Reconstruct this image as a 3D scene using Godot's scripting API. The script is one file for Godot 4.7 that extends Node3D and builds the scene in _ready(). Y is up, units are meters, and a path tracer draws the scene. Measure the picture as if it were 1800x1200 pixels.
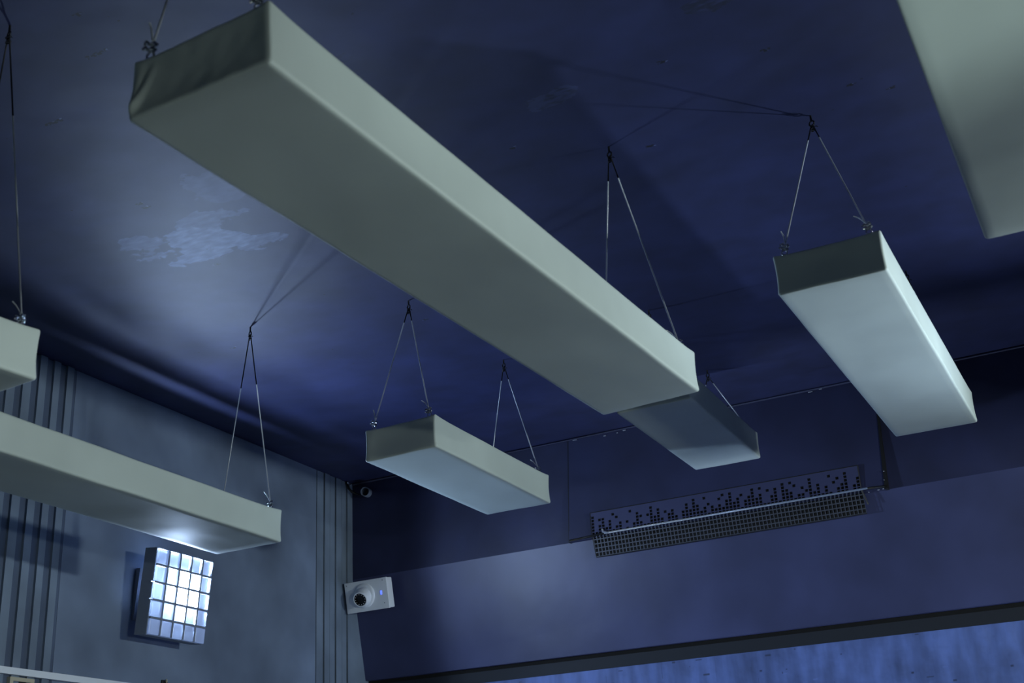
extends Node3D
# Places are written as (across, up, forward) from the camera, one unit = 2 m; at() turns them into metres.
const U := 2.0
const EYE := 1.5
var taken := {}
var M := {}


func at(x: float, y: float, f: float) -> Vector3:
	return Vector3(U * x, EYE + U * y, -U * f)


func numbered(called: String) -> String:
	taken[called] = taken.get(called, 0) + 1
	return called if taken[called] == 1 else "%s_%03d" % [called, taken[called] - 1]


func thing(called: String, label: String, category: String, where := Vector3.ZERO, group := "") -> Node3D:
	var o := Node3D.new()
	o.name = numbered(called)
	add_child(o)
	o.position = where
	o.set_meta("label", label)
	o.set_meta("category", category)
	if group:
		o.set_meta("group", group)
	return o


func shell(called: String) -> Node3D:
	var o := Node3D.new()
	o.name = called
	add_child(o)
	o.set_meta("kind", "structure")
	return o


func obj(called: String, m: Mesh, mat: Material, parent: Node, where := Vector3.ZERO) -> MeshInstance3D:
	var o := MeshInstance3D.new()
	o.name = called
	o.mesh = m
	o.material_override = mat
	o.position = where
	parent.add_child(o, true)
	return o


# ---------------------------------------------------------------- mesh helpers
func start(smooth := false) -> SurfaceTool:
	var st := SurfaceTool.new()
	st.begin(Mesh.PRIMITIVE_TRIANGLES)
	st.set_smooth_group(0 if smooth else -1)
	return st


func done(st: SurfaceTool) -> ArrayMesh:
	st.generate_normals()
	return st.commit()


func tri(st: SurfaceTool, a: Vector3, b: Vector3, c: Vector3) -> void:   # counter-clockwise seen from outside
	for p in [a, c, b]:
		st.add_vertex(p)


func quad(st: SurfaceTool, a: Vector3, b: Vector3, c: Vector3, d: Vector3) -> void:
	tri(st, a, b, c)
	tri(st, a, c, d)


func hexa(st: SurfaceTool, p: Array) -> void:   # p: bottom ring of four (counter-clockwise from above), then the top ring
	quad(st, p[3], p[2], p[1], p[0])
	quad(st, p[4], p[5], p[6], p[7])
	for i in 4:
		var j := (i + 1) % 4
		quad(st, p[i], p[j], p[4 + j], p[4 + i])


func box(st: SurfaceTool, lo: Vector3, hi: Vector3) -> void:
	hexa(st, [Vector3(lo.x, lo.y, hi.z), Vector3(hi.x, lo.y, hi.z), Vector3(hi.x, lo.y, lo.z), Vector3(lo.x, lo.y, lo.z),
		Vector3(lo.x, hi.y, hi.z), Vector3(hi.x, hi.y, hi.z), Vector3(hi.x, hi.y, lo.z), Vector3(lo.x, hi.y, lo.z)])


func box_mesh(lo: Vector3, hi: Vector3) -> ArrayMesh:
	var st := start()
	box(st, lo, hi)
	return done(st)


func samples(half: float, r: float, n: int) -> Array:   # places along an edge, close together where it rounds off
	var s := [-half, -half + r * 0.25, -half + r * 0.6, -half + r]
	for i in range(1, n):
		s.append(lerpf(-half + r, half - r, float(i) / n))
	return s + [half - r, half - r * 0.6, half - r * 0.25, half]


func round_box(half: Vector3, r: float, n: Vector3i, bend: Variant = null) -> ArrayMesh:   # a box with rounded edges; bend moves each point
	var st := start(true)
	var grid := [samples(half.x, r, n.x), samples(half.y, r, n.y), samples(half.z, r, n.z)]
	var inner := half - Vector3.ONE * r
	for axis in 3:
		var u := (axis + 1) % 3
		var v := (axis + 2) % 3
		for side in [-1.0, 1.0]:
			var rows := []
			for a in grid[u]:
				var row := []
				for b in grid[v]:
					var q := Vector3.ZERO
					q[axis] = side * half[axis]
					q[u] = a
					q[v] = b
					var c := q.clamp(-inner, inner)
					q = c + (q - c).normalized() * r
					row.append(bend.call(q) if bend != null else q)
				rows.append(row)
			for i in rows.size() - 1:
				for j in rows[i].size() - 1:
					if side > 0:
						quad(st, rows[i][j], rows[i + 1][j], rows[i + 1][j + 1], rows[i][j + 1])
					else:
						quad(st, rows[i][j], rows[i][j + 1], rows[i + 1][j + 1], rows[i + 1][j])
	return done(st)


func tube(st: SurfaceTool, path: Array, r: float, sides := 8) -> void:
	var last := []
	var side := Vector3.ZERO
	for i in path.size():
		var d: Vector3 = (path[mini(i + 1, path.size() - 1)] - path[maxi(i - 1, 0)]).normalized()
		if side == Vector3.ZERO:
			side = d.cross(Vector3.UP if absf(d.y) < 0.9 else Vector3.RIGHT).normalized()
		side = (side - d * side.dot(d)).normalized()
		var up := side.cross(d)
		var ring := []
		for k in sides:
			var w := TAU * k / sides
			ring.append(path[i] + (side * cos(w) + up * sin(w)) * r)
		if last:
			for k in sides:
				var j := (k + 1) % sides
				quad(st, last[k], last[j], ring[j], ring[k])
		else:
			for k in range(1, sides - 1):
				tri(st, ring[0], ring[k], ring[k + 1])
		last = ring
	for k in range(1, sides - 1):
		tri(st, last[0], last[k + 1], last[k])


func tube_mesh(path: Array, r: float, sides := 8) -> ArrayMesh:
	var st := start(true)
	tube(st, path, r, sides)
	return done(st)


func loop(c: Vector3, a: Vector3, b: Vector3, n := 14, from := 0.0, to := TAU) -> Array:   # an arc spanned by a and b
	var p := []
	for i in n + 1:
		var w := lerpf(from, to, float(i) / n)
		p.append(c + a * cos(w) + b * sin(w))
	return p


func lathe(profile: Array, sides := 32) -> ArrayMesh:   # profile of (radius, along z)
	var st := start(true)
	for i in profile.size() - 1:
		for k in sides:
			var w0 := TAU * k / sides
			var w1 := TAU * (k + 1) / sides
			var a: Vector2 = profile[i]
			var b: Vector2 = profile[i + 1]
			var p := func(q: Vector2, w: float) -> Vector3: return Vector3(q.x * cos(w), q.x * sin(w), q.y)
			quad(st, p.call(a, w0), p.call(a, w1), p.call(b, w1), p.call(b, w0))
	return done(st)


# ---------------------------------------------------------------- materials
func noise(seed_: int, freq: float, octaves := 4) -> FastNoiseLite:
	var n := FastNoiseLite.new()
	n.seed = seed_
	n.frequency = freq
	n.fractal_octaves = octaves
	return n


func cloud(seed_: int, freq: float, low: float, high: float, size := 512, octaves := 4) -> NoiseTexture2D:
	var t := NoiseTexture2D.new()
	t.width = size
	t.height = size
	t.seamless = true
	t.noise = noise(seed_, freq, octaves)
	var g := Gradient.new()
	g.set_color(0, Color(low, low, low))
	g.set_color(1, Color(high, high, high))
	t.color_ramp = g
	return t


func plain(c: Color, rough := 0.8, metal := 0.0, spec := 0.5) -> StandardMaterial3D:
	var m := StandardMaterial3D.new()
	m.albedo_color = c
	m.roughness = rough
	m.metallic = metal
	m.metallic_specular = spec
	return m


func painted(c: Color, rough: float, tone: Texture2D, relief: Texture2D, depth: float, scale: float, spec := 0.5) -> StandardMaterial3D:
	var m := plain(c, rough, 0.0, spec)
	m.albedo_texture = tone
	m.uv1_triplanar = true
	m.uv1_world_triplanar = true
	m.uv1_scale = Vector3.ONE * scale
	if relief:
		m.heightmap_enabled = true
		m.heightmap_texture = relief
		m.heightmap_scale = depth
	return m


func trowelled() -> ImageTexture:   # upright trowel streaks, level scratches and pits of a coarse render coat
	var n := 512
	var a := noise(81, 0.05, 4)
	var b := noise(82, 0.012, 3)
	var im := Image.create(n, n, false, Image.FORMAT_RGB8)
	for j in n:
		for i in n:
			var v := 0.86 + 0.16 * a.get_noise_2d(i, j * 0.22) + 0.16 * b.get_noise_2d(i, j)
			im.set_pixel(i, j, Color(v, v, v))
	var rng := RandomNumberGenerator.new()
	rng.seed = 12
	for k in 260:
		var v := 0.52 if k % 3 else 0.98
		im.fill_rect(Rect2i(rng.randi_range(4, n - 14), rng.randi_range(4, n - 8), rng.randi_range(1, 8), rng.randi_range(1, 2)), Color(v, v, v))
	for k in 60:
		im.fill_rect(Rect2i(rng.randi_range(4, n - 8), rng.randi_range(4, n - 40), 1, rng.randi_range(5, 30)), Color(0.74, 0.74, 0.74))
	return ImageTexture.create_from_image(im)


func make_materials() -> void:
	var tone := cloud(11, 0.008, 0.72, 1.0)
	var fine := cloud(23, 0.03, 0.0, 1.0, 512, 5)
	var coarse := cloud(31, 0.012, 0.0, 1.0, 512, 5)
	M.fabric = painted(Color(0.735, 0.785, 0.775), 0.55, cloud(3, 0.006, 0.93, 1.0), cloud(37, 0.004, 0.0, 1.0, 512, 2), 0.25, 0.6, 0.35)
	M.navy = painted(Color(0.15, 0.172, 0.32), 0.55, tone, coarse, 0.3, 0.45)
	M.panel = painted(Color(0.25, 0.275, 0.44), 0.45, tone, coarse, 0.25, 0.4)
	M.boxed = painted(Color(0.185, 0.205, 0.35), 0.5, tone, coarse, 0.25, 0.4)
	M.render = painted(Color(0.36, 0.45, 0.71), 0.6, trowelled(), fine, 0.5, 0.5)
	M.grey = painted(Color(0.52, 0.59, 0.70), 0.5, tone, coarse, 0.4, 0.4)
	M.pale = painted(Color(0.70, 0.74, 0.74), 0.7, tone, null, 0, 0.4)
	M.slat = painted(Color(0.52, 0.59, 0.68), 0.55, tone, coarse, 0.3, 0.5)
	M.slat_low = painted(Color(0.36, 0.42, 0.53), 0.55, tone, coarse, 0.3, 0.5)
	M.joint = plain(Color(0.06, 0.07, 0.09), 0.9)
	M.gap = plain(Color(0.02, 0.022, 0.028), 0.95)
	M.foot = plain(Color(0.045, 0.075, 0.12), 0.7)  # shadow band below the leaning panel, put into the colour
	M.black = plain(Color(0.045, 0.05, 0.055), 0.55)
	M.floor = painted(Color(0.48, 0.48, 0.47), 0.7, tone, null, 0, 0.5)
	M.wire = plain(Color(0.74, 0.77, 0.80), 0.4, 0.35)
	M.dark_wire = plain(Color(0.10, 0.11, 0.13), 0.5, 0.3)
	M.steel = plain(Color(0.78, 0.80, 0.82), 0.22, 1.0)
	M.white = plain(Color(0.88, 0.91, 0.95), 0.4)
	M.chip = plain(Color(0.55, 0.57, 0.62), 0.8)
	M.mesh_plate = plain(Color(0.22, 0.235, 0.37), 0.5)
	M.mesh_low = plain(Color(0.27, 0.285, 0.33), 0.5, 0.2)
	M.rod = plain(Color(0.62, 0.66, 0.72), 0.35, 0.5)
	M.lens = plain(Color(0.01, 0.01, 0.012), 0.08)
	M.cream = plain(Color(0.72, 0.70, 0.62), 0.6)
	M.copper = plain(Color(0.55, 0.28, 0.16), 0.45, 0.6)
	M.lamp_inside = plain(Color(0.09, 0.10, 0.12), 0.8)
	M.lamp_case = plain(Color(0.46, 0.50, 0.57), 0.5)
	# glass tiles of the lamps: lit from behind, brightest at the middle
	var g := Gradient.new()
	g.offsets = PackedFloat32Array([0.0, 0.32, 0.48, 0.66, 1.0])
	g.colors = PackedColorArray([Color(1, 1, 1), Color(1, 1, 1), Color(0.62, 0.68, 0.82), Color(0.40, 0.45, 0.58), Color(0.33, 0.38, 0.5)])
	var gt := GradientTexture2D.new()
	gt.gradient = g
	gt.width = 256
	gt.height = 256
	gt.fill = GradientTexture2D.FILL_RADIAL
	gt.fill_from = Vector2(0.5, 0.5)
	gt.fill_to = Vector2(1.05, 0.5)
	M.tile = plain(Color(0.7, 0.74, 0.8), 0.3)
	M.tile.transparency = BaseMaterial3D.TRANSPARENCY_ALPHA
	M.tile.albedo_color.a = 0.5
	M.tile.roughness = 0.2
	M.tile.emission_enabled = true
	M.tile.emission = Color(0.84, 0.91, 1.0)
	M.tile.emission_texture = gt
	M.tile.emission_operator = BaseMaterial3D.EMISSION_OP_MULTIPLY
	M.tile.emission_energy_multiplier = 1.25
	M.lamp_glass = plain(Color(0.9, 0.92, 0.95), 0.2)
	M.lamp_glass.emission_enabled = true
	M.lamp_glass.emission = Color(0.9, 0.95, 1.0)
	M.lamp_glass.emission_energy_multiplier = 1.5
	M.led = plain(Color(0.3, 0.4, 1.0), 0.3)
	M.led.emission_enabled = true
	M.led.emission = Color(0.35, 0.45, 1.0)
	M.led.emission_energy_multiplier = 1.6
	M.pin = plain(Color(0.8, 0.8, 0.85), 0.3)


# old ceiling paint: roller blotches, filler patches, chips and nail holes, laid out on the ceiling itself
func ceiling_material() -> StandardMaterial3D:
	var size := 2048
	var n1 := noise(71, 0.006, 4)
	var n2 := noise(72, 0.02, 5)
	var n3 := noise(73, 0.05, 3)
	var bytes := PackedByteArray()
	bytes.resize(size * size * 3)
	# filler patches: centre across, forward; radii; strength
	var patches := [[-1.345, 1.50, 0.085, 0.055, 0.75], [-1.27, 1.44, 0.06, 0.03, 0.5], [-1.19, 1.36, 0.05, 0.05, 0.28], [-1.43, 1.46, 0.05, 0.04, 0.5], [-1.25, 1.55, 0.06, 0.02, 0.55], [-0.63, 1.42, 0.05, 0.02, 0.15], [-0.35, 1.33, 0.04, 0.02, 0.12], [-0.95, 1.2, 0.12, 0.05, 0.06]]
	for j in size:
		var f := lerpf(0.6, 3.0, (j + 0.5) / size)
		for i in size:
			var x := lerpf(-2.05, 0.35, (i + 0.5) / size)
			var a := n1.get_noise_2d(i, j)
			var b := n2.get_noise_2d(i * 0.6, j)
			var t := 1.0 + 0.16 * a + 0.10 * b
			var p := 0.0
			if f < 1.7:
				for q in patches:
					var dx: float = (x - q[0]) / q[2]
					var df: float = (f - q[1]) / q[3]
					var d := dx * dx + df * df
					if d < 3.0:
						p = maxf(p, q[4] * clampf((1.0 - d + 1.5 * b + 0.7 * a + 0.3 * n3.get_noise_2d(i, j)) * 9.0, 0.0, 1.0))
			if p > 0.02:
				p *= 0.88 + 0.5 * n3.get_noise_2d(i * 0.7, j * 2.0)
			t *= 1.0 - 0.5 * clampf(1.0 - absf(p - 0.09) * 22.0, 0.0, 1.0)
			var k := (j * size + i) * 3
			bytes[k] = int(clampf(lerpf(37.0 * t, 142.0, p), 0, 255))
			bytes[k + 1] = int(clampf(lerpf(43.0 * t, 160.0, p), 0, 255))
			bytes[k + 2] = int(clampf(lerpf(81.0 * t, 195.0, p), 0, 255))
	var im := Image.create_from_data(size, size, false, Image.FORMAT_RGB8, bytes)
	# chips and nail holes
	var rng := RandomNumberGenerator.new()
	rng.seed = 5
	var px := func(x: float, f: float) -> Vector2i: return Vector2i(int((x + 2.05) / 2.4 * size), int((f - 0.6) / 2.4 * size))
	for q in [[-1.089, 1.003, 16], [-1.258, 1.092, 14], [-1.327, 1.336, 6], [-1.328, 1.35, 5], [-1.372, 1.577, 6], [-0.90, 0.90, 6], [-0.97, 0.92, 8], [-0.80, 0.93, 7], [-0.46, 1.42, 5], [-0.25, 1.62, 6], [-0.20, 1.66, 5], [-0.56, 1.62, 6], [-1.05, 0.93, 5], [-0.33, 1.47, 5], [-0.74, 1.51, 5], [-1.6, 1.9, 6], [-1.2, 2.0, 5], [-0.85, 2.2, 5]]:
		var c: Vector2i = px.call(q[0], q[1])
		var w: int = q[2]
		for s in w * 2:
			var o := Vector2i(rng.randi_range(-w, w), rng.randi_range(-2, 2))
			im.fill_rect(Rect2i(c + o, Vector2i(rng.randi_range(1, 4), rng.randi_range(1, 2))), Color(0.012, 0.014, 0.02) if s % 7 else Color(0.36, 0.40, 0.55))
		im.fill_rect(Rect2i(c, Vector2i(4, 4)), Color(0.03, 0.03, 0.06))
	for s in 60:
		var c := Vector2i(rng.randi_range(0, size - 4), rng.randi_range(0, size - 4))
		im.fill_rect(Rect2i(c, Vector2i(rng.randi_range(1, 3), 2)), Color(0.06, 0.07, 0.13))
	var m := plain(Color.WHITE, 0.58, 0.0, 0.55)
	m.albedo_texture = ImageTexture.create_from_image(im)
	m.heightmap_enabled = true
	m.heightmap_texture = cloud(41, 0.006, 0.0, 1.0, 1024, 4)
	m.heightmap_scale = 0.5
	m.texture_repeat = false
	return m


# ---------------------------------------------------------------- the wall on the left runs a little aslant: along() gives a place on it
const CORNER := Vector2(-1.987, 2.889)
func along(f: float, y: float, out := 0.0) -> Vector3:
	return at(CORNER.x + 0.0395 * (CORNER.y - f) + out, y, f + 0.0395 * out)


func wall_box(st: SurfaceTool, f0: float, f1: float, y0: float, y1: float, out0: float, out1: float) -> void:   # on the left wall, f0 < f1
	hexa(st, [along(f0, y0, out0), along(f0, y0, out1), along(f1, y0, out1), along(f1, y0, out0),
		along(f0, y1, out0), along(f0, y1, out1), along(f1, y1, out1), along(f1, y1, out0)])


# ---------------------------------------------------------------- things
func baffle(where: Vector3, size: Vector3, yaw: float, pitch: float, roll: float, label: String, seed_: int, hooks: Array, creased := false) -> Node3D:
	var t := thing("ceiling_baffle", label, "ceiling baffle", where, "hanging ceiling baffles")
	t.rotation = Vector3(pitch, -yaw, roll)
	var half := size / 2
	var n := noise(seed_, 2.2, 3)
	var bend := func(q: Vector3) -> Vector3:
		var e := Vector3(q.x / half.x, q.y / half.y, q.z / half.z)
		var s := Vector3(maxf(0, 1 - e.x * e.x), maxf(0, 1 - e.y * e.y), maxf(0, 1 - e.z * e.z))
		var p := q
		p.x -= e.x * 0.007 * s.y * (0.5 + 0.5 * n.get_noise_2d(q.z * 0.6, 7.0 * signf(e.x)))
		p.z -= e.z * 0.010 * s.y * (0.35 + 0.65 * s.x)
		p.z += signf(e.z) * 0.004 * absf(e.z) ** 8 * n.get_noise_2d(q.x * 2.0, q.y * 2.5)
		p.y += e.y * 0.0022 * n.get_noise_3d(q.x, 0.0, q.z)
		p.y += 0.007 * maxf(e.y, 0) * absf(e.x) ** 10 * absf(e.z) ** (12.0 * size.z)
		if creased and e.z > 0.97:
			var c := Vector2(q.x + half.x, q.y + half.y)
			for fold in [[0.50, 0.008, 0.010], [0.22, 0.008, 0.008]]:
				var dir := Vector2(sin(fold[0]), cos(fold[0]))
				var d := c.dot(Vector2(dir.y, -dir.x))
				p.z += fold[2] * exp(-pow(d / fold[1], 2)) * clampf(1.0 - c.length() / 0.12, 0, 1) * smoothstep(0.006, 0.035, c.y)
			p.x += 0.006 * smoothstep(-0.2, 1.0, e.y) * clampf(-e.x, 0, 1) ** 4
		return p
	obj("fabric_cover", round_box(half, 0.009, Vector3i(14, 8, 40) if not creased else Vector3i(48, 24, 40), bend), M.fabric, t, Vector3(0, half.y, 0))
	for h in hooks:   # screw eyes in the top: (sideways, along the length)
		var st := start(true)
		var b := Vector3(h.x, size.y, h.y)
		tube(st, [b - Vector3(0, 0.01, 0), b + Vector3(0, 0.005, 0)], 0.003, 6)
		tube(st, loop(b + Vector3(0, 0.011, 0), Vector3(0.008, 0, 0), Vector3(0, 0.008, 0)), 0.0022, 6)
		obj("screw_eye", done(st), M.steel, t)
	return t


func hanger(anchor: Vector3, ends: Array, label: String, dark_top := 0.3) -> void:
	var t := thing("hanger_wire", label, "wire", anchor, "wires holding the ceiling baffles")
	var st := start(true)
	tube(st, [Vector3(0, 0.004, 0), Vector3(0, -0.02, 0)], 0.0032, 6)
	tube(st, loop(Vector3(0, -0.027, 0), Vector3(0.008, 0, 0.003), Vector3(0, 0.008, 0)), 0.0025, 6)
	obj("ceiling_hook", done(st), M.dark_wire, t)
	st = start(true)
	for k in 5:
		var w := k * 1.9
		var c := Vector3(cos(w) * 0.003, -0.034 - 0.005 * k, sin(w) * 0.003)
		tube(st, loop(c, Vector3(0.004, 0.0015, 0), Vector3(0, 0, 0.004), 8), 0.0016, 5)
	tube(st, [Vector3(0.003, -0.042, 0), Vector3(0.012, -0.041, 0.003), Vector3(0.017, -0.045, 0.003)], 0.0012, 5)
	obj("knot", done(st), M.dark_wire, t)
	for e in ends:
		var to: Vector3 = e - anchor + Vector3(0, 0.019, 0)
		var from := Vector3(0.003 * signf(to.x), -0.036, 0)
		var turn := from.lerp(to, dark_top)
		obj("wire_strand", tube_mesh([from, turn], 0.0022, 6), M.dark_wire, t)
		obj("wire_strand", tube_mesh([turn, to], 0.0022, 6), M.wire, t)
		# two U-bolt grips clamp the loose end of each strand above its screw eye
		var d := (to - from).normalized()
		var s := d.cross(Vector3(0.3, 0, 1)).normalized()
		var f := s.cross(d)
		var clip := start(true)
		for k in 2:
			var c := to - d * (0.003 + 0.011 * k)
			tube(clip, [c - s * 0.012 + f * 0.003, c + s * 0.015 + f * 0.003], 0.0026, 6)
			tube(clip, loop(c + f * 0.003, s * 0.007, -f * 0.009, 8, 0.0, PI), 0.002, 6)
			for q in [-1.0, 1.0]:
				tube(clip, [c + s * 0.007 * q + f * 0.001, c + s * 0.007 * q + f * 0.010], 0.0035, 6)
		obj("wire_grip", done(clip), M.steel, t)
		obj("wire_end", tube_mesh([to - d * 0.02 + f * 0.004, to - d * 0.045 + s * 0.010 + f * 0.004, to - d * 0.06 + s * 0.02], 0.0018, 5), M.wire, t)


func wall_lamp(where: Vector3, turn: float, size: Vector2, energy: float, colour: Color, label: String) -> void:
	# a panel of five by five glass tiles held off the wall; local +z points into the room, origin at the wall
	var t := thing("wall_lamp", label, "wall lamp", where, "wall lamps of glass tiles")
	t.rotation = Vector3(0.10, turn, 0)
	var off := 0.150
	var st := start()
	box(st, Vector3(-size.x * 0.30, -size.y * 0.30, 0.0), Vector3(size.x * 0.30, size.y * 0.30, 0.02))
	for q in [[-1, -1], [1, -1], [-1, 1], [1, 1]]:
		var c := Vector3(q[0] * size.x * 0.22, q[1] * size.y * 0.22, 0)
		box(st, c + Vector3(-0.008, -0.008, 0.02), c + Vector3(0.008, 0.008, off - 0.051))
	obj("wall_bracket", done(st), M.lamp_case, t)
	# an open-fronted case; the bulb sits at its back, so its rim cuts the light off the wall and the nearest ceiling
	var e := size / 2 - Vector2(0.002, 0.002)
	var deep := off - 0.050
	st = start()
	box(st, Vector3(-e.x, -e.y, deep), Vector3(e.x, e.y, deep + 0.004))
	box(st, Vector3(-e.x, -e.y, deep + 0.004), Vector3(-e.x + 0.004, e.y, off + 0.012))
	box(st, Vector3(e.x - 0.004, -e.y, deep + 0.004), Vector3(e.x, e.y, off + 0.012))
	box(st, Vector3(-e.x + 0.004, -e.y, deep + 0.004), Vector3(e.x - 0.004, -e.y + 0.004, off + 0.012))
	box(st, Vector3(-e.x + 0.004, e.y - 0.004, deep + 0.004), Vector3(e.x - 0.004, e.y, off + 0.012))
	obj("lamp_case", done(st), M.lamp_case, t)
	st = start()
	var f := e - Vector2(0.0045, 0.0045)
	box(st, Vector3(-f.x, -f.y, deep + 0.0045), Vector3(f.x, f.y, deep + 0.006))
	box(st, Vector3(-f.x, -f.y, deep + 0.006), Vector3(-f.x + 0.002, f.y, off + 0.005))
	box(st, Vector3(f.x - 0.002, -f.y, deep + 0.006), Vector3(f.x, f.y, off + 0.005))
	box(st, Vector3(-f.x, -f.y, deep + 0.006), Vector3(f.x, -f.y + 0.002, off + 0.005))
	box(st, Vector3(-f.x, f.y - 0.002, deep + 0.006), Vector3(f.x, f.y, off + 0.005))
	obj("lining", done(st), M.lamp_inside, t)
	st = start()
	for k in range(1, 5):
		var gx := (k - 2.5) * size.x / 5
		var gy := (k - 2.5) * size.y / 5
		box(st, Vector3(gx - 0.0048, -e.y + 0.004, off + 0.012), Vector3(gx + 0.0048, e.y - 0.004, off + 0.0235))
		box(st, Vector3(-e.x + 0.004, gy - 0.004, off + 0.0125), Vector3(e.x - 0.004, gy + 0.004, off + 0.0240))
	obj("tile_grid", done(st), M.lamp_case, t)
	obj("bulb", round_box(Vector3(0.03, 0.03, 0.006), 0.005, Vector3i(3, 3, 1)), M.lamp_glass, t, Vector3(0, 0, deep + 0.010))
	var cell := Vector2(size.x / 5, size.y / 5)
	var rng := RandomNumberGenerator.new()
	rng.seed = 9
	for j in 5:
		for i in 5:
			var half := Vector3(cell.x / 2 - 0.0055, cell.y / 2 - 0.0045, 0.006)
			var c := Vector3((i - 2) * cell.x, (j - 2) * cell.y, 0)
			var m := round_box(half, 0.004, Vector3i(4, 4, 1))
			var a := m.surface_get_arrays(0)
			var uv := PackedVector2Array()
			for v in a[Mesh.ARRAY_VERTEX]:
				uv.append(Vector2((v.x + c.x) / size.x + 0.5, 0.5 - (v.y + c.y) / size.y))
			a[Mesh.ARRAY_TEX_UV] = uv
			var am := ArrayMesh.new()
			am.add_surface_from_arrays(Mesh.PRIMITIVE_TRIANGLES, a)
			var o := obj("glass_tile", am, M.tile, t, c + Vector3(0, 0, off + 0.018))
			o.rotation = Vector3(rng.randf_range(-0.012, 0.012), rng.randf_range(-0.012, 0.012), 0)
	for j in [2, 3]:   # the ends of two tile rods stick out
		var y: float = (j - 2.5) * cell.y
		obj("tile_rod", tube_mesh([Vector3(-size.x / 2 - 0.016, y, off + 0.018), Vector3(size.x / 2, y, off + 0.018)], 0.003, 6), M.lamp_case, t)
	var l := SpotLight3D.new()
	l.name = "lamp_light"
	l.light_color = colour
	l.light_energy = energy
	l.spot_range = 20.0
	l.spot_attenuation = 2.0
	l.spot_angle = 84.0
	l.spot_angle_attenuation = 0.25
	l.light_size = 0.045
	l.shadow_enabled = true
	t.add_child(l, true)
	l.position = Vector3(0, 0, deep + 0.025)
	l.rotation = Vector3(0.16, PI, 0)


func floodlight(where: Vector3, turn: float, energy: float, colour: Color, label: String) -> void:   # a wide lamp under a hood that keeps its light off the ceiling
	var t := thing("floodlight", label, "floodlight", where, "hooded floodlights")
	t.rotation.y = turn
	obj("case", round_box(Vector3(0.17, 0.085, 0.06), 0.01, Vector3i(4, 4, 3)), M.black, t, Vector3(0, 0, 0.061))
	var st := start()
	box(st, Vector3(-0.6, 0.135, 0.0), Vector3(0.6, 0.145, 0.58))
	obj("hood", done(st), M.black, t)
	obj("lamp_glass", box_mesh(Vector3(-0.14, -0.055, 0.121), Vector3(0.14, 0.055, 0.124)), M.lamp_glass, t)
	var l := AreaLight3D.new()
	l.name = "lamp_light"
	l.area_size = Vector2(0.22, 0.10)
	l.light_color = colour
	l.light_energy = energy
	l.area_range = 20.0
	l.area_attenuation = 2.0
	l.shadow_enabled = true
	t.add_child(l, true)
	l.position = Vector3(0, 0, 0.13)
	l.rotation.y = PI


func added_wash_bar(where: Vector3, length: float, energy: float, colour: Color, label: String) -> void:   # added unseen strip lamp to brighten the far wall; flap shades the far baffle
	var t := thing("added_wash_light", label, "added light", where)
	var st := start()
	box(st, Vector3(-length / 2, -0.10, -0.06), Vector3(length / 2, -0.012, 0.06))
	obj("case", done(st), M.black, t)
	obj("lamp_glass", box_mesh(Vector3(-length / 2 + 0.02, -0.012, -0.03), Vector3(length / 2 - 0.02, -0.008, 0.02)), M.lamp_glass, t)
	obj("flap", box_mesh(Vector3(-length / 2 - 0.1, -0.10, 0.06), Vector3(length / 2 + 0.1, 0.42, 0.066)), M.black, t)
	for q in [-0.8, 0.8]:
		obj("stand", tube_mesh([Vector3(q * length / 2, -0.10, 0), Vector3(q * length / 2, -where.y, 0)], 0.02, 8), M.black, t)
	var l := AreaLight3D.new()
	l.name = "lamp_light"
	l.area_size = Vector2(length - 0.06, 0.05)
	l.light_color = colour
	l.light_energy = energy
	l.area_range = 20.0
	l.area_attenuation = 2.0
	l.shadow_enabled = true
	t.add_child(l, true)
	l.position = Vector3(0, 0.0, 0)
	l.rotation.x = PI / 2 - 0.1


func spotlight(where: Vector3, aim: Vector3, energy: float, colour: Color, cone: float, label: String) -> void:
	var t := thing("spotlight", label, "spotlight", where)
	t.look_at_from_position(where, aim, Vector3.UP, true)   # local +z looks along the beam
	obj("can", lathe([Vector2(0.0, -0.20), Vector2(0.06, -0.19), Vector2(0.075, -0.15), Vector2(0.08, 0.05), Vector2(0.088, 0.055), Vector2(0.088, 0.07), Vector2(0.078, 0.07), Vector2(0.074, -0.10)], 28), M.black, t)
	obj("lamp_glass", lathe([Vector2(0.073, 0.0), Vector2(0.05, 0.008), Vector2(0.0, 0.012)], 24), M.lamp_glass, t)
	obj("yoke", tube_mesh([Vector3(-0.085, 0, -0.05), Vector3(-0.10, -0.02, -0.05), Vector3(-0.10, -0.13, -0.12), Vector3(0, -0.16, -0.14), Vector3(0.10, -0.13, -0.12), Vector3(0.10, -0.02, -0.05), Vector3(0.085, 0, -0.05)], 0.008, 6), M.black, t)
	obj("arm", tube_mesh([Vector3(0, -0.16, -0.14), t.to_local(Vector3(U * 0.95, where.y - 0.16, where.z))], 0.012, 8), M.black, t)
	var l := SpotLight3D.new()
	l.name = "lamp_light"
	l.light_color = colour
	l.light_energy = energy
	l.spot_range = 20.0
	l.spot_attenuation = 2.0
	l.spot_angle = cone
	l.spot_angle_attenuation = 0.9
	l.light_size = 0.04
	l.shadow_enabled = true
	t.add_child(l, true)
	l.position = Vector3(0, 0, 0.09)
	l.rotation.y = PI


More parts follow.
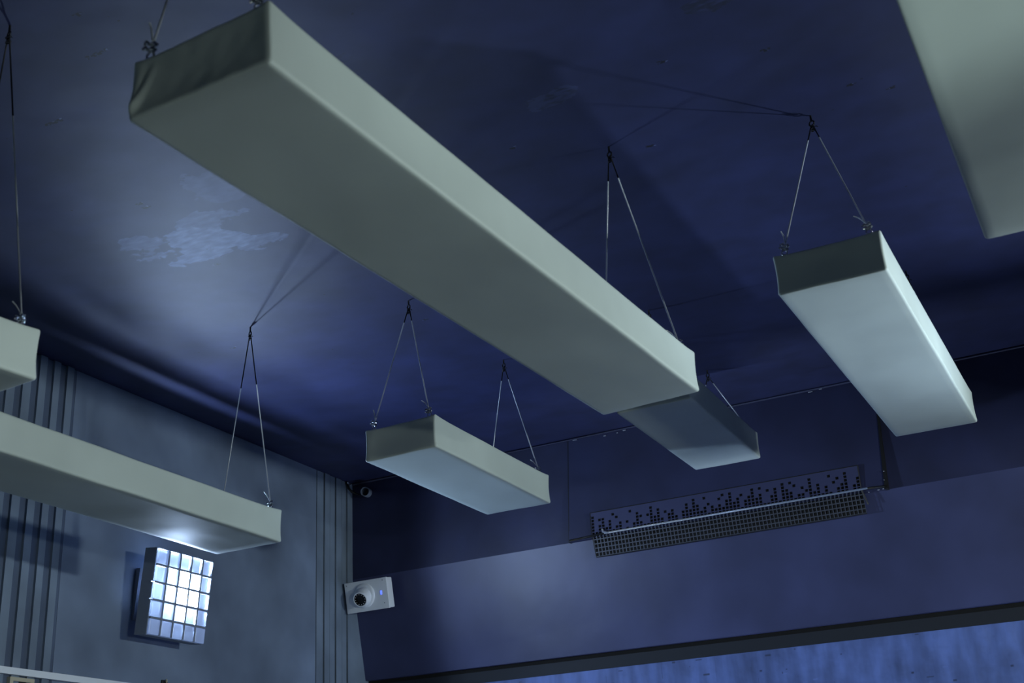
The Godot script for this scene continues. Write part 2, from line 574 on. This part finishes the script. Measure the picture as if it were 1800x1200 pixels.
func _ready() -> void:
	# ------------------------------------------------ camera, sky, exposure
	var cam := Camera3D.new()
	cam.name = "camera"
	add_child(cam)
	var right := Vector3(0.88253, -0.05186, -0.46738)
	var up := Vector3(0.21852, 0.92530, 0.30995)
	cam.transform = Transform3D(Basis(right, up, right.cross(up)).orthonormalized(), Vector3(0, EYE, 0))
	var lens := CameraAttributesPhysical.new()
	lens.frustum_focal_length = 64.95
	lens.frustum_focus_distance = 5.2
	lens.frustum_near = 0.05
	lens.frustum_far = 60.0
	lens.exposure_aperture = 9.0
	cam.attributes = lens
	cam.fov = 30.158
	cam.near = 0.05
	cam.far = 60.0
	cam.current = true
	var env := Environment.new()
	env.background_mode = Environment.BG_COLOR
	env.background_color = Color(0.0, 0.0, 0.0)
	env.tonemap_mode = Environment.TONE_MAPPER_LINEAR
	env.tonemap_exposure = 1.0
	env.sdfgi_enabled = true
	env.ssao_enabled = true
	env.ssil_enabled = true
	var we := WorldEnvironment.new()
	we.name = "environment"
	we.environment = env
	add_child(we)
	make_materials()
	var size := Vector2(0.368, 0.364)
	wall_lamp(along(2.078, 0.558), PI / 2 + 0.0395, size, 26.0, Color(0.74, 0.85, 1.0), "square glass tile wall lamp glowing on the grooved grey wall under a baffle")
	floodlight(at(0.95, 0.49, 1.85), -PI / 2, 7.0, Color(0.93, 0.98, 0.97), "hooded black floodlight on the plain wall opposite the wall lamp")
	floodlight(at(0.95, 0.15, 0.45), -PI / 2, 3.8, Color(0.96, 1.0, 0.97), "hooded black floodlight added unseen as fill low on the plain wall beside the viewer")  # added fill, out of view, to lift the baffle undersides
	spotlight(at(0.72, -0.35, 0.55), at(-0.10, 0.62, 0.82), 3.0, Color(0.93, 1.0, 0.97), 15.0, "black can spotlight added unseen to brighten the broad pale baffle")  # added out of view to brighten the upper right baffle
	added_wash_bar(at(-0.75, -0.45, 2.75), 1.6, 1.9, Color(0.80, 0.88, 1.0), "long black wash light added unseen to brighten the coarse blue render")
	spotlight(at(0.72, 0.10, 2.48), at(-0.15, 1.0, 1.85), 5.5, Color(0.82, 0.90, 1.0), 28.0, "black can spotlight aimed up at the ceiling near the grille")

	# ------------------------------------------------ setting
	build_room()

	# ------------------------------------------------ baffles and their wires
	var W := 0.306
	var H := 0.119
	# name: across, up, forward, length, yaw, pitch, roll | ends with wires: forward of anchor, across of anchor
	var hook := func(c: Vector3, length: float, yaw: float, pitch: float, roll: float, u: float, w: float) -> Vector3:
		var b := Basis.from_euler(Vector3(pitch, -yaw, roll))
		return at(c.x, c.y, c.z) + b * Vector3(u, H, w)
	var rows := [
		[Vector3(-0.6098, 0.592, 1.1519), 0.9497, 0.0193, -0.0055, 0.0252, "longest and nearest grey baffle, creased at its near corner, crossing the ceiling", 1, [[0.716, -0.614], [1.588, -0.614]]],
		[Vector3(-1.1745, 0.6774, 2.0926), 0.468, -0.0054, -0.013, 0.0088, "short grey baffle hanging alone in front of the dark wall corner", 2, [[1.903, -1.175], [2.286, -1.173]]],
		[Vector3(-0.3229, 0.7049, 2.0171), 0.7986, -0.0098, 0.001, 0.0003, "grey baffle with brightly lit side, hanging above the right end of the grille", 3, [[1.671, -0.321], [2.325, -0.316]]],
		[Vector3(-0.8057, 0.7835, 2.4134), 0.48, -0.0279, 0.0, 0.0045, "grey baffle half hidden behind the far end of the longest baffle", 4, [[2.216, -0.804], [2.614, -0.823]]],
		[Vector3(-1.5068, 0.5674, 1.4099), 0.9, -0.011, -0.0163, 0.0035, "grey baffle hanging just above the glowing wall lamp", 5, [[1.0, -1.5], [1.835, -1.503]]],
		[Vector3(-1.1374, 0.5054, 0.5393), 0.775, 0.028, 0.0125, 0.0099, "grey baffle end entering the frame above the grooved wall slats", 6, [[0.25, -1.13], [0.902, -1.135]]],
		[Vector3(-0.0169, 0.6198, 0.9619), 0.9, -0.0154, -0.0003, -0.011, "broad pale baffle underside filling the upper right corner", 7, [[0.56, -0.012], [1.36, -0.02]]],
	]
	var whose := ["the longest, nearest baffle", "the short baffle by the dark corner", "the baffle with the brightly lit side", "the baffle hidden behind the longest one", "the baffle above the wall lamp", "the baffle above the grooved slats", "the baffle in the upper right corner"]
	for k in rows.size():
		var r: Array = rows[k]
		var c: Vector3 = r[0]
		var size3 := Vector3(W, H, r[1] * U)
		var hooks := []
		for e in r[7]:
			var w: float = (c.z - e[0]) * U
			w = clampf(w + (0.09 if w > 0 else -0.05), -size3.z / 2 + 0.03, size3.z / 2 - 0.015)
			for s in [-1.0, 1.0]:
				hooks.append(Vector2(s * W * 0.39, w))
		baffle(at(c.x, c.y, c.z), size3, r[2], r[3], r[4], r[5], r[6], hooks, k == 0)
		for j in 2:
			var e: Array = r[7][j]
			var ends := []
			for h in [hooks[2 * j], hooks[2 * j + 1]]:
				ends.append(hook.call(c, r[1], r[2], r[3], r[4], h.x, h.y))
			hanger(at(e[1], 1.0, e[0]), ends, "forked wire holding the %s end of %s" % [["near", "far"][j], whose[k]], 0.12 if k < 4 else 0.3)

	build_grille()
	build_camera()
	build_corner_bits()
	build_ledge()


func build_room() -> void:
	var top := 1.0
	var low := -0.75
	var back := -1.0
	var side := 0.95
	# ceiling: one slab whose underside carries the old paint, plus a plain continuation behind the viewer
	var c := shell("ceiling")
	var st := start()
	box(st, at(-2.3, top + 0.001, 3.3), at(side + 0.1, top + 0.1, back - 0.1))
	obj("slab", done(st), M.navy, c)
	st = SurfaceTool.new()
	st.begin(Mesh.PRIMITIVE_TRIANGLES)
	var spots := [Vector2(-2.05, 0.6), Vector2(0.35, 0.6), Vector2(0.35, 3.0), Vector2(-2.05, 3.0)]
	for k in [0, 1, 2, 0, 2, 3]:
		var q: Vector2 = spots[k]
		st.set_uv(Vector2((q.x + 2.05) / 2.4, (q.y - 0.6) / 2.4))
		st.set_normal(Vector3.DOWN)
		st.add_vertex(at(q.x, top, q.y))
	st.generate_tangents()
	obj("old_paint", st.commit(), ceiling_material(), c)
	st = start()
	box(st, at(0.35, top, 3.0), at(side, top + 0.001, back))
	box(st, at(-2.05, top, 0.6), at(0.35, top + 0.001, back))
	obj("plain_paint", done(st), M.navy, c)
	# floor, back and right walls
	st = start()
	box(st, at(-2.3, low - 0.1, 3.3), at(side + 0.1, low, back - 0.1))
	obj("boards", done(st), M.floor, shell("floor"))
	st = start()
	box(st, at(-2.3, low, back), at(side + 0.1, top, back - 0.1))
	obj("plaster", done(st), M.pale, shell("wall_back"))
	st = start()
	box(st, at(side, low, 3.3), at(side + 0.1, top, back))
	obj("plaster", done(st), M.grey, shell("wall_right"))
	# left wall: plain plaster with two runs of upright slats
	var wl := shell("wall_left")
	st = start()
	wall_box(st, back, 3.2, low, top, -0.12, -0.0016)
	obj("backing", done(st), M.joint, wl)
	var y1 := 0.999
	var run_a := [1.6055, 1.646, 1.6865, 1.725, 1.762, 1.800]
	var lines := [1.358, 1.4005, 1.442, 1.4835, 1.525, 1.5655] + run_a
	st = start()
	wall_box(st, back, lines[0] - 0.0015, low, y1, -0.02, 0.0)
	wall_box(st, lines[-1] + 0.0115, 2.7125, low, y1, -0.02, 0.0)
	obj("plaster", done(st), M.grey, wl)
	for k in lines.size():
		var f: float = lines[k]
		st = start()
		wall_box(st, f + 0.002, f + 0.0185 if k < lines.size() - 1 else f + 0.0115, low, y1, -0.02, -0.0006)
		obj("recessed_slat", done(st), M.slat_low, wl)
		if k < lines.size() - 1:
			st = start()
			wall_box(st, f + 0.0185, lines[k + 1] - 0.0012, low, y1, -0.02, 0.005)
			obj("raised_slat", done(st), M.slat, wl)
	var corner := [2.714, 2.749, 2.777, 2.805, 2.836, 2.862, 3.1]
	for k in corner.size() - 1:
		st = start()
		wall_box(st, corner[k] + 0.0022, corner[k + 1] - 0.0022, low, y1, -0.02, 0.0022 if k % 2 else 0.0)
		obj("raised_slat", done(st), M.slat, wl)
	# far wall: dark upper panel, a panel below it that leans back, and coarse blue render at the foot
	var wf := shell("wall_far")
	var fold := 0.727
	var x0 := -2.1
	st = start()
	box(st, at(x0, fold, 3.2), at(side + 0.05, top, 2.889))
	obj("upper_panel", done(st), M.navy, wf)
	st = start()
	var foot_l := 0.4616
	var foot_r := 0.4460
	hexa(st, [at(x0, foot_l, 2.952), at(side, foot_r, 2.952), at(side, foot_r, 2.966), at(x0, foot_l, 2.966),
		at(x0, fold, 2.889), at(side, fold, 2.889), at(side, fold, 2.91), at(x0, fold, 2.91)])
	obj("leaning_panel", done(st), M.panel, wf)
	st = start()
	box(st, at(x0, low, 3.2), at(side + 0.05, 0.43, 2.968))
	obj("coarse_render", done(st), M.render, wf)
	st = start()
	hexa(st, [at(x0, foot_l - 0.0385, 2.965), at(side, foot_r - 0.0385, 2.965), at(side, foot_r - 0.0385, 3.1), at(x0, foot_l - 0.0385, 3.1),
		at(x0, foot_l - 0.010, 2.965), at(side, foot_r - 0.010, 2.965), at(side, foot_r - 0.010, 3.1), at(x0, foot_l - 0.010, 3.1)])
	obj("foot_shadow", done(st), M.foot, wf)  # dark strip painted in for the shadow under the leaning panel
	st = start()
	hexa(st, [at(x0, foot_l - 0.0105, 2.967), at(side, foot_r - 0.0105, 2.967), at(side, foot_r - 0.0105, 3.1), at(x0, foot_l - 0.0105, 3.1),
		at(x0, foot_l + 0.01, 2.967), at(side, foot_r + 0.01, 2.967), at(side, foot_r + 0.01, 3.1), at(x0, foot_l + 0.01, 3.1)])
	obj("underside_shade", done(st), M.gap, wf)  # black strip painted in for the shaded underside of the panel edge
	# boxed strip of the upper panel that stands proud towards its foot
	st = start()
	hexa(st, [at(-1.316, fold - 0.001, 2.874), at(-0.523, fold - 0.001, 2.874), at(-0.523, fold - 0.001, 2.895), at(-1.316, fold - 0.001, 2.895),
		at(-1.305, 0.999, 2.8885), at(-0.510, 0.999, 2.8885), at(-0.510, 0.999, 2.895), at(-1.305, 0.999, 2.895)])
	obj("boxed_panel", done(st), M.boxed, wf)
	st = start()
	hexa(st, [at(-0.5225, fold - 0.002, 2.871), at(-0.5155, fold - 0.002, 2.871), at(-0.5155, fold - 0.002, 2.892), at(-0.5225, fold - 0.002, 2.892),
		at(-0.510, 0.998, 2.8875), at(-0.507, 0.998, 2.8875), at(-0.507, 0.998, 2.892), at(-0.510, 0.998, 2.892)])
	hexa(st, [at(-1.3175, fold - 0.002, 2.874), at(-1.315, fold - 0.002, 2.874), at(-1.315, fold - 0.002, 2.892), at(-1.3175, fold - 0.002, 2.892),
		at(-1.3065, 0.998, 2.888), at(-1.3045, 0.998, 2.888), at(-1.3045, 0.998, 2.892), at(-1.3065, 0.998, 2.892)])
	obj("edge_bead", done(st), M.black, wf)
	obj("ceiling_bead", tube_mesh([at(-1.98, 0.997, 2.887), at(0.2, 0.997, 2.887)], 0.006, 8), M.navy, wf)
	for q in [[-1.285, 0.993, 0.02], [-1.20, 0.988, 0.012], [-1.165, 0.989, 0.008], [-1.145, 0.992, 0.014], [-0.66, 0.992, 0.018], [-0.635, 0.994, 0.012], [-0.60, 0.996, 0.014]]:
		obj("paint_chip", round_box(Vector3(q[2] * 0.6, 0.0022, 0.002), 0.001, Vector3i(1, 1, 1)), M.chip, wf, at(q[0], q[1], 2.886))
	for q in [[-0.525, 0.7252, 0.006], [-0.536, 0.7245, 0.008], [-0.558, 0.723, 0.004], [-0.52, 0.745, 0.004], [-0.5175, 0.765, 0.004]]:
		obj("paint_chip", round_box(Vector3(q[2] * 0.6, 0.0018, 0.002), 0.001, Vector3i(1, 1, 1)), M.chip, wf, at(q[0], q[1], 2.8695))


# a sheet with square holes: rows are strings in which # is a hole, the top row first
func pierced(rows: Array, cell: Vector2, thick: float) -> ArrayMesh:
	var st := start()
	var ny := rows.size()
	var nx: int = rows[0].length()
	var m := cell * 0.11
	for j in ny:
		for i in nx:
			var a := Vector2(i * cell.x, -(j + 1) * cell.y)
			var b := a + cell
			var p := func(x: float, y: float, z: float) -> Vector3: return Vector3(x, y, z)
			if rows[j][i] != "#":
				quad(st, p.call(a.x, a.y, 0), p.call(b.x, a.y, 0), p.call(b.x, b.y, 0), p.call(a.x, b.y, 0))
				continue
			var c := a + m
			var d := b - m
			quad(st, p.call(a.x, a.y, 0), p.call(b.x, a.y, 0), p.call(d.x, c.y, 0), p.call(c.x, c.y, 0))
			quad(st, p.call(b.x, a.y, 0), p.call(b.x, b.y, 0), p.call(d.x, d.y, 0), p.call(d.x, c.y, 0))
			quad(st, p.call(b.x, b.y, 0), p.call(a.x, b.y, 0), p.call(c.x, d.y, 0), p.call(d.x, d.y, 0))
			quad(st, p.call(a.x, b.y, 0), p.call(a.x, a.y, 0), p.call(c.x, c.y, 0), p.call(c.x, d.y, 0))
			# the cut edges
			quad(st, p.call(c.x, c.y, 0), p.call(d.x, c.y, 0), p.call(d.x, c.y, -thick), p.call(c.x, c.y, -thick))
			quad(st, p.call(d.x, c.y, 0), p.call(d.x, d.y, 0), p.call(d.x, d.y, -thick), p.call(d.x, c.y, -thick))
			quad(st, p.call(d.x, d.y, 0), p.call(c.x, d.y, 0), p.call(c.x, d.y, -thick), p.call(d.x, d.y, -thick))
			quad(st, p.call(c.x, d.y, 0), p.call(c.x, c.y, 0), p.call(c.x, c.y, -thick), p.call(c.x, d.y, -thick))
	return done(st)


func build_grille() -> void:
	var x0 := -1.2495
	var x1 := -0.574
	var yf := 0.732
	var t := thing("wall_grille", "long dark vent grille with square holes like an equaliser display, folded along a pale rod", "vent grille", at((x0 + x1) / 2, yf, 2.870))
	var wide := (x1 - x0) * U
	var sky := [
		".................#...........#.........#.....#.......#......#........#...",
		"......#....#......................#..#..........................#..#.....",
		"..##...#.....#.....#.......#........#....#.#...#.#..#...##.....#..##.#..#",
		"..##.#.......##..#.#...#...#.##..##...##.#...##.#..##.##..###.#..##.##.##",
		"#.##.#.##.#..#...###..##..##.##.#.##.####.###..##.##.####.#.##.##.####..#",
		"#.##.#.##....##.####..###.####.#.##.#######.####..#######.#.###.##.##.#.#",
		"####.##.#.#.###.####..##..#####.#######.####.###.#.##.####.###.#####.#.##",
	]
	# column heights of the display; single holes float above some columns
	var tall := ["6", "1", "3", "5", "2", "4", "1", "2", "3", "0", "1", "0", "2", "5", "2", "1", "1", "6", "3", "5", "2", "0", "3", "4", "2", "0", "3", "5", "3", "6", "4", "2", "3", "1", "3", "2", "3", "2", "4", "6", "3", "4", "1", "3", "4", "6", "3", "4", "1", "1", "3", "5", "1", "6", "4", "3", "1", "2", "2", "0", "6", "2", "4", "1", "3", "1", "0", "2", "3", "6", "0", "2", "4"]
	var lone := {2: 4, 6: 5, 7: 4, 10: 2, 11: 5, 14: 3, 16: 3, 21: 3, 32: 5, 33: 3, 36: 4, 37: 5, 42: 4, 47: 5, 49: 4, 55: 5, 56: 4, 58: 3, 59: 2, 65: 5, 66: 3, 67: 4}
	var nx := tall.size()
	var rows := []
	for j in 6:
		var s := ""
		for i in nx:
			var h := 5 - j
			s += "#" if h < int(tall[i]) or lone.get(i, -1) == h else "."
		rows.append(s)
	rows.push_front(".".repeat(nx))
	var full := []
	for j in 5:
		full.append("#".repeat(nx))
	var cell := Vector2(wide / nx, 0.0565 * U / 6.9)
	var tilt := 0.05
	var upper := obj("display_plate", pierced(rows, cell, 0.003), M.mesh_plate, t, Vector3(-wide / 2, 6.9 * cell.y, 0.0))
	upper.rotation.x = -0.02
	var low_cell := Vector2(wide / nx, 0.054 * U / 5.1)
	var lower := obj("mesh_plate", pierced(full, low_cell, 0.003), M.mesh_low, t, Vector3(-wide / 2 + 0.004, -0.002, 0.0))
	lower.rotation.x = 0.17
	obj("backing_board", box_mesh(Vector3(-wide / 2, 0.0, -0.0075), Vector3(wide / 2, 6.4 * cell.y, -0.0045)), M.gap, t)
	var st := start()
	hexa(st, [Vector3(-wide / 2, -0.105, -0.034), Vector3(wide / 2, -0.105, -0.034), Vector3(wide / 2, -0.105, -0.04), Vector3(-wide / 2, -0.105, -0.04),
		Vector3(-wide / 2, 0.0, -0.010), Vector3(wide / 2, 0.0, -0.010), Vector3(wide / 2, 0.0, -0.018), Vector3(-wide / 2, 0.0, -0.018)])
	obj("backing_board", done(st), M.gap, t)
	# thin dark frame round both plates
	st = start()
	var h := 7.0 * cell.y
	tube(st, [Vector3(-wide / 2, 0, 0.001), Vector3(-wide / 2 - 0.002, h, 0.0)], 0.0022, 6)
	tube(st, [Vector3(-wide / 2 - 0.002, h, 0.0), Vector3(wide / 2, h, 0.0)], 0.0022, 6)
	tube(st, [Vector3(wide / 2, h, 0.0), Vector3(wide / 2, 0, 0.001)], 0.0022, 6)
	tube(st, [Vector3(-wide / 2, 0, 0.0), Vector3(-wide / 2 + 0.006, -0.108, -0.02)], 0.0022, 6)
	tube(st, [Vector3(-wide / 2 + 0.006, -0.108, -0.02), Vector3(wide / 2 + 0.006, -0.108, -0.02)], 0.0022, 6)
	tube(st, [Vector3(wide / 2, 0, 0.0), Vector3(wide / 2 + 0.018, -0.07, -0.012)], 0.004, 6)
	obj("frame", done(st), M.black, t)
	obj("fold_rod", tube_mesh([Vector3(-wide / 2 + 0.07, 0.0, 0.008), Vector3(wide / 2 + 0.03, 0.0, 0.006)], 0.0048, 10), M.rod, t)
	obj("end_rod", tube_mesh([Vector3(-wide / 2 - 0.125, -0.008, 0.0), Vector3(-wide / 2 + 0.075, 0.0, 0.006)], 0.0055, 8), M.black, t)
	obj("end_rod", tube_mesh([Vector3(wide / 2 + 0.025, 0.0, 0.004), Vector3(wide / 2 + 0.105, -0.004, 0.002)], 0.0055, 8), M.black, t)
	obj("latch", tube_mesh([Vector3(-wide / 2 + 0.062, 0.020, 0.012), Vector3(-wide / 2 + 0.068, 0.004, 0.016), Vector3(-wide / 2 + 0.095, -0.004, 0.014)], 0.005, 8), M.chip, t)


func build_camera() -> void:
	var c := at(-1.908, 0.667, 2.845)
	var t := thing("security_camera", "white turret security camera on a box with a blue light, in the wall corner", "security camera", c)
	t.rotation = Vector3(0.2, 0.0, 0.0)
	var w := 0.134
	var h := 0.080
	obj("housing", round_box(Vector3(w, h, 0.026), 0.006, Vector3i(6, 4, 3)), M.white, t, Vector3(0, 0, -0.026))
	obj("front_cover", round_box(Vector3(w + 0.0015, h + 0.0015, 0.006), 0.003, Vector3i(6, 4, 1)), M.white, t, Vector3(0, 0, 0.0))
	obj("mounting_block", box_mesh(Vector3(-w * 0.55, -h * 0.7, -0.14), Vector3(w * 0.55, h * 0.7, -0.045)), M.black, t)
	var base := obj("base_ring", lathe([Vector2(0.0, 0.012), Vector2(0.054, 0.012), Vector2(0.062, 0.010), Vector2(0.065, 0.004), Vector2(0.065, -0.004)], 40), M.white, t, Vector3(-0.012, 0.002, 0.006))
	base.name = "base_ring"
	var head := Node3D.new()
	head.name = "turret_head"
	t.add_child(head, true)
	head.position = Vector3(-0.012, -0.004, 0.016)
	head.rotation = Vector3(0.30, 0.10, 0)
	var prof := []
	for k in 15:
		var a := lerpf(PI, 0.98, k / 14.0)
		prof.append(Vector2(0.050 * sin(a), 0.050 * cos(a)))
	prof.append_array([Vector2(0.0405, 0.032), Vector2(0.041, 0.046), Vector2(0.038, 0.049), Vector2(0.0345, 0.0475)])
	obj("ball", lathe(prof, 36), M.white, head)
	obj("lens_face", lathe([Vector2(0.0347, 0.0476), Vector2(0.033, 0.0462), Vector2(0.0, 0.0456)], 32), M.lens, head)
	for k in 12:
		var a := TAU * k / 12
		obj("infrared_dot", lathe([Vector2(0.0022, 0.046), Vector2(0.0016, 0.0475), Vector2(0.0, 0.0478)], 8), M.pin, head, Vector3(cos(a) * 0.028, sin(a) * 0.028, 0.0))
	var ind := obj("indicator_lamp", round_box(Vector3(0.005, 0.010, 0.002), 0.0018, Vector3i(2, 2, 1)), M.led, t, Vector3(0.094, 0.004, 0.007))
	ind.set_meta("label", "glowing blue indicator light")
	for q in [[-0.122, 0.066], [0.110, 0.068], [0.108, -0.052]]:
		obj("screw", lathe([Vector2(0.0035, 0.0), Vector2(0.003, 0.0015), Vector2(0.0, 0.002)], 10), M.steel, t, Vector3(q[0], q[1], 0.0055))


func build_corner_bits() -> void:
	# open pipe end in the dark upper panel, and a strap in the corner above it
	var t := thing("pipe_end", "small open pipe end poking from the dark wall beside the ceiling corner", "pipe", at(-1.928, 0.963, 2.875))
	t.rotation = Vector3(0.1, 0.25, 0)
	obj("pipe", lathe([Vector2(0.022, -0.06), Vector2(0.0225, 0.022), Vector2(0.0245, 0.026), Vector2(0.026, 0.024), Vector2(0.0265, -0.03)], 24), M.lamp_case, t)
	obj("bore", lathe([Vector2(0.0223, -0.03), Vector2(0.0, -0.03)], 20), M.black, t)
	var b := thing("pipe_strap", "dark metal strap bent round the corner where slats meet ceiling", "strap", at(-1.972, 0.985, 2.865))
	obj("strap_band", tube_mesh([Vector3(-0.028, 0.026, 0.01), Vector3(-0.016, 0.010, 0.016), Vector3(-0.006, -0.014, 0.014), Vector3(0.008, -0.034, 0.004), Vector3(0.02, -0.042, -0.02)], 0.0065, 8), M.black, b)
	obj("strap_bolt", tube_mesh([Vector3(-0.010, 0.020, 0.020), Vector3(0.006, 0.0, 0.018)], 0.0045, 8), M.rod, b)
	obj("cable", tube_mesh([Vector3(0.02, -0.042, -0.02), Vector3(0.04, -0.05, -0.025), Vector3(0.07, -0.048, -0.02)], 0.004, 6), M.black, b)


func build_ledge() -> void:
	var t := thing("wall_ledge", "white timber ledge along the foot of the grooved wall", "ledge", along(1.75, 0.366, 0.0))
	var o := t.position
	var st := start()
	hexa(st, [along(0.1, 0.3595, 0.0) - o, along(0.1, 0.3595, 0.012) - o, along(2.1, 0.3595, 0.012) - o, along(2.1, 0.3595, 0.0) - o,
		along(0.1, 0.372, 0.0) - o, along(0.1, 0.372, 0.012) - o, along(2.1, 0.372, 0.012) - o, along(2.1, 0.372, 0.0) - o])
	obj("board", done(st), M.white, t)
	var f := thing("picture_frame", "cream frame hung right under the white ledge, only its top showing", "frame", along(1.73, 0.30, 0.0))
	o = f.position
	st = start()
	for q in [[1.700, 1.708, 0.26, 0.356], [1.752, 1.760, 0.26, 0.356], [1.708, 1.752, 0.349, 0.356], [1.708, 1.752, 0.26, 0.267]]:
		hexa(st, [along(q[0], q[2], 0.0) - o, along(q[0], q[2], 0.008) - o, along(q[1], q[2], 0.008) - o, along(q[1], q[2], 0.0) - o,
			along(q[0], q[3], 0.0) - o, along(q[0], q[3], 0.008) - o, along(q[1], q[3], 0.008) - o, along(q[1], q[3], 0.0) - o])
	obj("moulding", done(st), M.cream, f)
	st = start()
	hexa(st, [along(1.707, 0.266, 0.0) - o, along(1.707, 0.266, 0.003) - o, along(1.753, 0.266, 0.003) - o, along(1.753, 0.266, 0.0) - o,
		along(1.707, 0.350, 0.0) - o, along(1.707, 0.350, 0.003) - o, along(1.753, 0.350, 0.003) - o, along(1.753, 0.350, 0.0) - o])
	obj("mount_board", done(st), M.black, f)
	var k := thing("wall_hook", "small cream ring hook on the grey wall below the lamp", "hook", along(2.137, 0.384, 0.0))
	obj("ring", tube_mesh(loop(Vector3(0.012, 0.006, 0), Vector3(0.003, 0, 0.006), Vector3(0, 0.007, 0)), 0.0022, 6), M.cream, k)
	obj("plate", round_box(Vector3(0.004, 0.010, 0.018), 0.002, Vector3i(1, 2, 2)), M.black, k, Vector3(0.004, 0, 0.006))
